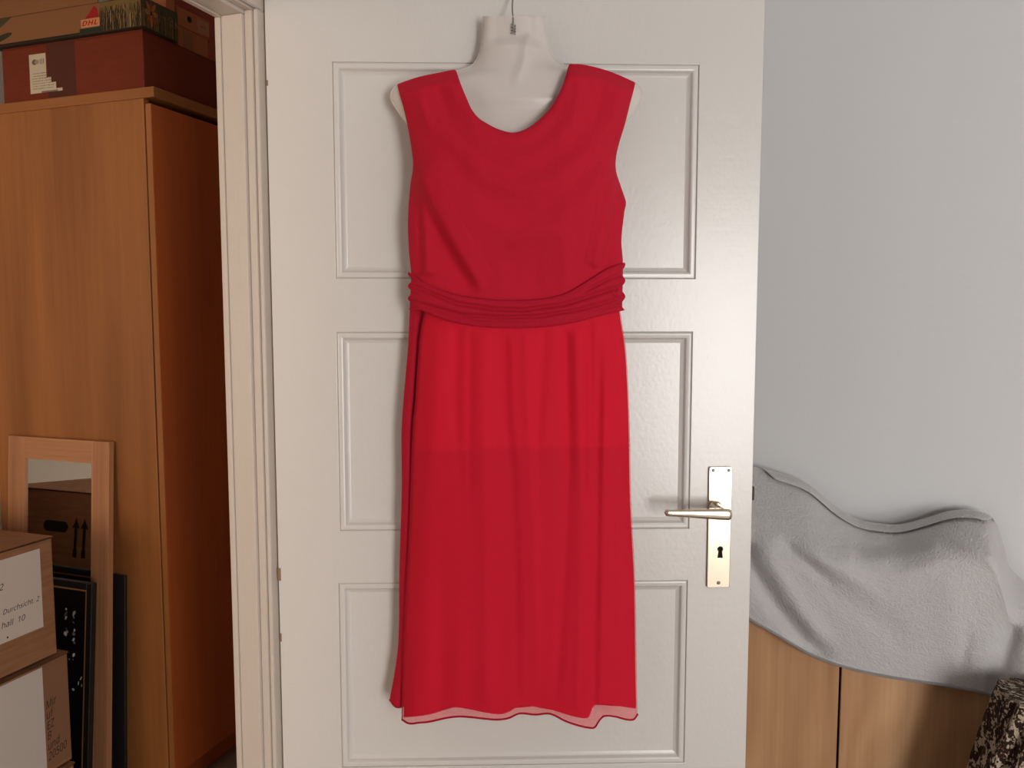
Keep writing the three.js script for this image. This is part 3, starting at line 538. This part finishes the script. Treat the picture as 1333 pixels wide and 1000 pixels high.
// the big brown box on the wardrobe
const BX = XF - 0.045, BZ = SIDE_Z - 0.015;
const bigTop = onZ(166, 42, BZ).y, bigLeft = onZ(3.5, 100, BZ).x;
{
  const bx0 = bigLeft, o = thing('cardboard_box', 'big dark brown cardboard box with a white shipping label, lying on the wardrobe', 'box', null, (bx0 + BX) / 2, WT, BZ - 0.39);
  const L = (g) => g.translate(-(bx0 + BX) / 2, -WT, -(BZ - 0.39));
  mesh('carton', L(slab(bx0, BX, WT + 0.0005, bigTop, BZ - 0.78, BZ)), M.redCard, o);
  for (const s of [0, 1]) { const m = (BZ - 0.39); mesh('flap', L(slab(bx0 + 0.001, BX - 0.001, bigTop, bigTop + 0.004, s ? m + 0.002 : BZ - 0.779, s ? BZ - 0.001 : m - 0.002)), M.redCard, o); }
  const t0 = onZ(62, 90, BZ).x, t1 = onZ(98, 90, BZ).x;
  mesh('tape', L(box(t0, t1, WT + 0.001, bigTop, BZ, BZ + 0.0006, 0)), M.tape, o, 'dark strip of packing tape');
  const s0 = onZ(38, 72, BZ), s1 = onZ(62, 122, BZ), s2 = onZ(82, 122, BZ);
  const sh = path([[s0.x, s1.y + 0.004], [s2.x, s1.y + 0.004], [s2.x, s1.y + 0.012], [lerp(s1.x, s2.x, 0.6), s1.y + 0.012], [lerp(s1.x, s2.x, 0.6), s1.y + 0.03], [lerp(s1.x, s2.x, 0.3), s1.y + 0.03], [lerp(s1.x, s2.x, 0.3), s1.y + 0.045], [s1.x, s1.y + 0.045], [s1.x, s0.y], [s0.x, s0.y]], THREE.Shape);
  const g = new THREE.ExtrudeGeometry(sh, { depth: 0.0005, bevelEnabled: false }).translate(0, 0, BZ + 0.0007), ps = g.attributes.position, uv = g.attributes.uv;
  for (let i = 0; i < ps.count; i++) uv.setXY(i, (ps.getX(i) - s0.x) / (s2.x - s0.x), (ps.getY(i) - s1.y) / (s0.y - s1.y));
  mesh('shipping_label', L(g), std({ roughness: 0.8, map: print(256, 320, (c, w, h) => {
    c.fillStyle = '#cdbfa6'; c.fillRect(0, 0, w, h); c.fillStyle = '#6d5f52'; c.beginPath(); c.arc(44, 62, 22, 0, 7); c.fill(); c.fillStyle = '#a58f70'; c.beginPath(); c.arc(62, 62, 18, 0, 7); c.fill();
    c.fillStyle = '#5a4c40'; for (const [x, hh] of [[86, 40], [100, 44], [114, 38]]) { c.fillRect(x, 62 - hh / 2, 5, hh); }
    for (let r = 0; r < 7; r++) { const y = 150 + r * 20; for (let x = 20; x < (r < 2 ? 150 : 190); x += 9) { c.fillStyle = 'rgba(70,55,45,' + (0.35 + 0.4 * rnd()) + ')'; c.fillRect(x, y, 3 + rnd() * 5, 7); } }
    c.fillStyle = '#3c3028'; for (let x = 90; x < 220; x += 6) c.fillRect(x, 296, 4, 14);
  }) }), o, 'torn white shipping label');
}
// the printed parcel box on top of it
{
  const z1 = BZ + 0.012, x1 = BX + 0.012, x0 = bigLeft - 0.02, y0 = bigTop + 0.0045, y1 = onZ(168, -4, z1).y, zb = onX(233, 62, x1).z;
  const o = thing('parcel_box', 'printed parcel box with grass and flower print, lying on the big brown box', 'box', null, (x0 + x1) / 2, y0, (z1 + zb) / 2);
  const L = (g) => g.translate(-(x0 + x1) / 2, -y0, -(z1 + zb) / 2);
  mesh('carton', L(slab(x0, x1, y0, y1, zb, z1)), card([0.16, 0.12, 0.07], [0.24, 0.18, 0.11], 331), o);
  const grassy = (c, w, h, x0p, x1p) => { for (let k = 0; k < 420; k++) { const x = lerp(x0p, x1p, rnd()), l = h * (0.25 + 0.6 * rnd()), t = rnd(); c.strokeStyle = t < 0.45 ? '#171208' : t < 0.7 ? '#3d3418' : t < 0.9 ? '#8a6a3c' : '#b08a55'; c.lineWidth = 1 + rnd() * 2.5; c.beginPath(); c.moveTo(x, h); c.quadraticCurveTo(x + (rnd() - 0.5) * 8, h - l * 0.6, x + (rnd() - 0.5) * 18, h - l); c.stroke(); } };
  const [ga, ma] = paperOnZ(z1, x0 + 0.003, x1 - 0.003, y0 + 0.003, y1 - 0.003, print(1024, 224, (c, w, h) => {
    c.fillStyle = '#8c5e3a'; c.fillRect(0, 0, w, h); c.fillStyle = '#4a4428'; c.beginPath(); c.moveTo(0, 0); c.lineTo(150, 0); c.lineTo(0, h * 0.55); c.fill(); c.fillStyle = '#35331c'; c.beginPath(); c.ellipse(60, h * 0.72, 90, 24, -0.35, 0, 7); c.fill(); c.fillStyle = '#8c4a28'; c.fillRect(0, h * 0.8, 40, 44);
    c.fillStyle = '#1f1c10'; c.fillRect(0, h - 14, w, 14); c.fillStyle = '#22301f'; c.fillRect(620, h - 40, 140, 40);
    c.fillStyle = '#7a6238'; c.fillRect(760, 0, w - 760, h); grassy(c, w, h, 756, w);
    c.fillStyle = '#a01818'; c.beginPath(); c.moveTo(660, 108); c.lineTo(716, 26); c.quadraticCurveTo(742, 0, 752, 108); c.fill();
    c.fillStyle = '#d09060'; c.fillRect(630, 112, 126, 66); c.fillStyle = '#a81414'; c.font = 'italic bold 56px sans-serif'; c.fillText('DHL', 632, 164);
  }));
  mesh('flap', L(slab(x0 + 0.002, onZ(128, 20, z1).x, y1 - 0.001, y1 + 0.075, z1 - 0.004, z1 + 0.0005)), card([0.52, 0.35, 0.21], [0.58, 0.39, 0.24], 341), o, 'beige flap standing open');
  mesh('printed_face', L(ga), ma, o, 'beige printed face with a red and yellow courier sticker');
  const [gb, mb] = paperOnX(x1, z1 - 0.002, zb + 0.002, y0 + 0.003, y1 - 0.003, print(640, 224, (c, w, h) => {
    c.fillStyle = '#4f4a30'; c.fillRect(0, 0, w, h); c.fillStyle = '#77613a'; c.fillRect(0, h * 0.35, w, h * 0.65); grassy(c, w, h, 0, w);
    c.save(); c.translate(150, 100); for (let k = 0; k < 8; k++) { c.rotate(Math.PI / 4); c.fillStyle = k % 3 ? '#a87048' : '#9a4a22'; c.beginPath(); c.ellipse(0, 62, 24, 54, 0, 0, 7); c.fill(); c.strokeStyle = '#3a1c0c'; c.lineWidth = 3; c.stroke(); } c.restore();
    c.fillStyle = '#2a160a'; c.beginPath(); c.arc(150, 100, 16, 0, 7); c.fill(); c.strokeStyle = '#1a0d06'; c.lineWidth = 5;
    for (let k = 0; k < 8; k++) { const x = 330 + k * 32, y = 95 + 26 * Math.sin(k * 2.1); c.beginPath(); c.arc(x, y, 11, k, k + 4.6); c.stroke(); }
    c.fillStyle = '#c0a078'; for (let k = 0; k < 60; k++) { c.fillRect(480 + rnd() * 150, 60 + rnd() * 70, 4, 4); }
  }));
  mesh('printed_side', L(gb), mb, o, 'dark grass print with a large flower');
}
// shoe boxes behind it
function shoeBox(label, zNear, zFar, x1, y0, h, plain) {
  const x0 = x1 - 0.2, o = thing('shoe_box', label, 'shoe box', null, (x0 + x1) / 2, y0, (zNear + zFar) / 2), L = (g) => g.translate(-(x0 + x1) / 2, -y0, -(zNear + zFar) / 2);
  const g = slab(x0 + 0.004, x1 - 0.004, y0 + 0.0005, y0 + h - 0.02, zFar + 0.004, zNear - 0.004);
  mesh('carton', L(g), M.shoeCard, o);
  const lid = mesh('lid', L(slab(x0, x1, y0 + h * 0.55, y0 + h, zFar, zNear)), M.shoeCard, o);
  if (plain) return;
  mesh('finger_hole', L(new THREE.CylinderGeometry(0.009, 0.009, 0.001, 20).rotateZ(Math.PI / 2).translate(x1 + 0.0004, y0 + h * 0.80, lerp(zNear, zFar, 0.36))), M.dark, lid, 'dark finger hole');
  const [ga, ma] = paperOnX(x1, lerp(zNear, zFar, 0.60), lerp(zNear, zFar, 0.97), y0 + h * 0.60, y0 + h * 0.93, print(128, 96, (c, w, h2) => { c.fillStyle = '#c08a66'; c.fillRect(0, 0, w, h2); c.fillStyle = '#7a4a30'; for (let k = 0; k < 6; k++) c.fillRect(40 + k * 9, 36 + (k % 2) * 5, 5, 12); }));
  mesh('label', L(ga), ma, lid, 'pale paper label');
  const [gc, mc] = paperOnX(x1 - 0.004, lerp(zNear, zFar, 0.2), lerp(zNear, zFar, 0.48), y0 + h * 0.06, y0 + h * 0.5, print(64, 64, (c, w, h2) => { c.fillStyle = '#a06a48'; c.fillRect(0, 0, w, h2); }));
  mesh('sticker', L(gc), mc, o, 'pale square sticker');
}
{
  const x1 = BX - 0.02, f = onX(274, 73, x1), n = onX(232, 55, x1), y0 = bigTop + 0.0045;
  const h = onX(274, 29, x1).y - y0;
  shoeBox('brown shoe box with a lid, finger hole and pale label, by the door frame', n.z, f.z, x1, y0, h);
  const y2 = onZ(168, -4, BZ + 0.012).y + 0.001;
  shoeBox('plain brown shoe box lying on the far end of the printed parcel box', onX(216, 10, BX).z, onX(231, 10, BX).z, BX, y2, 0.09, true);
}
// mirror and pictures leaning against the wardrobe side
function leaning(o, x0, x1, y1, zFoot, zTop, turn = 0) {            // a local frame: x across, y up the sheet, z out of its face
  const len = Math.hypot(y1, zFoot - zTop); o.position.set((x0 + x1) / 2, 0, zFoot); o.rotation.set(-Math.atan2(zFoot - zTop, y1), turn, 0); return len;
}
{
  const a = onZ(10.5, 568.5, SIDE_Z + 0.024), b = onZ(142, 574, SIDE_Z + 0.024), w = b.x - a.x, fw = onZ(142, 580, SIDE_Z + 0.024).x - onZ(119, 580, SIDE_Z + 0.024).x;
  const o = thing('mirror', 'narrow mirror in a pale wood frame leaning against the wardrobe side', 'mirror');
  const H = leaning(o, a.x, b.x, (a.y + b.y) / 2, SIDE_Z + 0.088, SIDE_Z + 0.024), x = w / 2;
  mesh('frame', box(-x, -x + fw, 0.001, H, -0.018, 0.0, 0.0015), M.mirrorWood, o); mesh('frame', box(x - fw, x, 0.001, H, -0.018, 0, 0.0015), M.mirrorWood, o);
  mesh('frame', box(-x + fw, x - fw, H - fw, H, -0.018, -0.0002, 0.0015, true), M.mirrorWood, o); mesh('frame', box(-x + fw, x - fw, 0.001, fw, -0.018, -0.0002, 0.0015, true), M.mirrorWood, o);
  mesh('mirror_glass', box(-x + fw - 0.002, x - fw + 0.002, fw - 0.002, H - fw + 0.002, -0.012, -0.007, 0), M.mirror, o);
  mesh('back_board', box(-x + fw - 0.002, x - fw + 0.002, fw - 0.002, H - fw + 0.002, -0.017, -0.0125, 0), M.dark, o);
  // board behind the mirror
  const c = onZ(157, 752, SIDE_Z + 0.028), p = thing('picture_board', 'flat black board standing behind the pale wooden mirror', 'board');
  const h2 = leaning(p, c.x - 0.4, c.x, c.y, SIDE_Z + 0.045, SIDE_Z + 0.013);
  mesh('board', box(-0.2, 0.2, 0.001, h2, -0.009, 0, 0.002), M.black, p);
  // picture before the mirror
  const d = onZ(127, 758, SIDE_Z + 0.085), q = thing('framed_picture', 'dark picture in a black frame with a thin gold line, leaning before the mirror', 'picture');
  const PW2 = 0.42, h3 = leaning(q, d.x - PW2, d.x, d.y, SIDE_Z + 0.155, SIDE_Z + 0.10), k = 0.019, xx = PW2 / 2;
  for (const [l, r2, bb, t] of [[-xx, -xx + k, 0.001, h3], [xx - k, xx, 0.001, h3], [-xx + k, xx - k, h3 - k, h3], [-xx + k, xx - k, 0.001, k]]) mesh('frame', box(l, r2, bb, t, -0.014, 0.004, 0.002), M.black, q);
  const g = 0.005;
  for (const [l, r2, bb, t] of [[-xx + k, -xx + k + g, k, h3 - k], [xx - k - g, xx - k, k, h3 - k], [-xx + k + g, xx - k - g, h3 - k - g, h3 - k], [-xx + k + g, xx - k - g, k, k + g]]) mesh('gold_line', box(l, r2, bb, t, -0.012, 0.0025, 0.0008), M.gold, q);
  mesh('picture', new THREE.BoxGeometry(PW2 - 2 * k, h3 - 2 * k, 0.004).translate(0, h3 / 2, -0.006), phys({ roughness: 0.35, map: print(512, 768, (c2, w2, hh) => {
    c2.fillStyle = '#0a0706'; c2.fillRect(0, 0, w2, hh);
    for (let n = 0; n < 46; n++) { const y = rnd(), col = rnd() < 0.5; c2.fillStyle = 'rgba(220,215,205,' + (0.4 + 0.6 * rnd()) + ')'; const yy = n < 26 ? hh * (0.10 + 0.15 * y) : n < 36 ? hh * (0.28 + 0.2 * y) : hh * (0.85 + 0.05 * y); c2.beginPath(); c2.ellipse(w2 * (n < 26 ? (col ? 0.78 : 0.85) : 0.74 + 0.2 * rnd()) + rnd() * 14, yy, 2 + rnd() * 5, 2 + rnd() * 7, rnd(), 0, 7); c2.fill(); }
  }) }), q);
}
// the two stacked moving boxes at the left
function movingBox(label, x0, x1, y0, y1, z0, z1, decorate) {
  const cx = (x0 + x1) / 2, cz = (z0 + z1) / 2, o = thing('moving_box', label, 'box', null, cx, y0, cz), L = (g) => g.translate(-cx, -y0, -cz);
  mesh('carton', L(slab(x0, x1, y0 + 0.0005, y1 - 0.004, z0, z1)), M.card, o);
  const mx = (x0 + x1) / 2;
  for (const s of [0, 1]) {                                         // flaps with slightly lifted, soft outer corners
    const a = s ? mx + 0.002 : x0 - 0.002, b = s ? x1 + 0.004 : mx - 0.002;
    const g = grid(16, 8, (u, v) => { const x = lerp(a, b, u), z = lerp(z0 - 0.002, z1 + 0.002, v), inner = s ? 1 - u : u; return [x, y1 - 0.0035 + 0.003 * inner * Math.sin(v * Math.PI), z]; }, b - a, z1 - z0);
    const g2 = g.clone().translate(0, 0.0035, 0); mesh('flap', L(mergeGeometries([g, g2])), M.card, o);
  }
  decorate(o, L); return o;
}
{
  const XA = onZ(67.3, 700, -1.47).x, zA = -1.47, yA1 = onZ(67.3, 698, zA).y, yA0 = onZ(73.5, 850, zA).y;
  const xbA = XA - 0.80, zn = -0.98;
  const hand = (c, txt, x, y, size, sk = -0.04) => { c.save(); c.translate(x, y); c.rotate(sk); c.font = 'italic ' + size + 'px sans-serif'; c.fillText(txt, 0, 0); c.restore(); };
  const zFrame = onX(0, 780, XA).z;                                // where the picture's left border meets this face
  movingBox('upper moving box of the stack, white paper marked in handwriting on its side', xbA, XA, yA0, yA1, zA, zn, (o, L) => {
    const e = onX(53.5, 760, XA).z, t0 = onX(51.5, 714, XA).y, b0 = onX(56, 816, XA).y, near = zFrame + 0.12, W = near - e, H = t0 - b0;
    const [g, m] = paperOnX(XA, near, e, b0, t0, print(1024, Math.round(1024 * H / W), (c, w, h) => {
      c.fillStyle = '#d6c6ba'; c.fillRect(0, 0, w, h); c.fillStyle = '#1b1a1c'; const k = (near - zFrame) / W * w, s = (w - k);
      hand(c, '2', k - s * 0.02, h * 0.36, s * 0.19); hand(c, 'Durchsicht. 2', k + s * 0.03, h * 0.66, s * 0.152, -0.02); hand(c, 'hall  10', k - s * 0.02, h * 0.82, s * 0.175, 0.0);
      c.beginPath(); c.arc(k + s * 0.12, h * 0.95, s * 0.02, 0, 7); c.fill();
    }));
    mesh('paper_label', L(g), m, o, 'white paper with handwriting');
    mesh('tape', L(box(xbA + 0.3, XA + 0.001, (yA0 + yA1) / 2 - 0.12, yA0 + 0.03, zA + 0.49, zA + 0.4905, 0)), M.tape, o, 'packing tape');
    // printed marks on the end that the mirror shows: a hand hole and two arrows
    const mk = (g2, nm, lb) => mesh(nm, L(g2.rotateY(Math.PI).translate(0, 0, zA - 0.0008)), M.dark, o, lb);
    const arrow = (x) => { const s = path([[-0.008, 0], [0.008, 0], [0.008, 0.025], [0.0055, 0.027], [0.006, 0.098], [0.016, 0.094], [0, 0.128], [-0.016, 0.094], [-0.006, 0.098], [-0.0055, 0.027], [-0.008, 0.025]], THREE.Shape); return new THREE.ExtrudeGeometry(s, { depth: 0.0006, bevelEnabled: false }).translate(-x, yA1 - 0.215, 0); };
    const hole = new THREE.Shape(); hole.absarc(-0.035, 0, 0.018, Math.PI / 2, Math.PI * 1.5); hole.absarc(0.035, 0, 0.018, -Math.PI / 2, Math.PI / 2);
    mk(new THREE.ExtrudeGeometry(hole, { depth: 0.0006, bevelEnabled: false }).translate(XA * -1 + 0.57, yA1 - 0.12, 0), 'hand_hole', 'dark oval hand hole');
    mk(arrow(XA - 0.482), 'printed_arrow', 'black printed upward arrow'); mk(arrow(XA - 0.446), 'printed_arrow', 'black printed upward arrow');
  });
  const zB = -1.50, c0 = onZ(87.5, 848, zB), yB1 = yA0 - 0.008, XB = c0.x, yB0 = onZ(94, 988, zB).y;
  movingBox('middle moving box with a blank white paper sheet, under the upper moving box', XB - 0.78, XB, yB0, yB1, zB, zn, (o, L) => {
    const e = onX(56, 900, XB).z, near = e + 0.32, t0 = onX(56, 868, XB).y, b0 = yB0 + 0.01;
    const [g, m] = paperOnX(XB, near, e, b0, t0, print(64, 64, (c, w, h) => { c.fillStyle = '#d6c8be'; c.fillRect(0, 0, w, h); }));
    mesh('paper_label', L(g), m, o, 'blank white paper');
    const [g2, m2] = paperOnX(XB, e - 0.001, zB + 0.004, b0, t0, print(256, 700, (c, w, h) => {
      c.fillStyle = '#8f6448'; c.fillRect(0, 0, w, h); c.fillStyle = '#2a1c14'; ['Mir', 'uf', 'EZ', 'B', 'und', '20500'].forEach((t, i) => hand(c, t, 12, h * (0.42 + 0.1 * i), 74, -0.12));
    }));
    mesh('handwriting', L(g2), m2, o, 'cardboard strip with black handwriting');
  });
  movingBox('lowest moving box of the stack, standing on the floor', XB - 0.79, XB + 0.004, 0, yB0 - 0.008, zB, zn, () => {});
}

renderer.render(scene, camera);
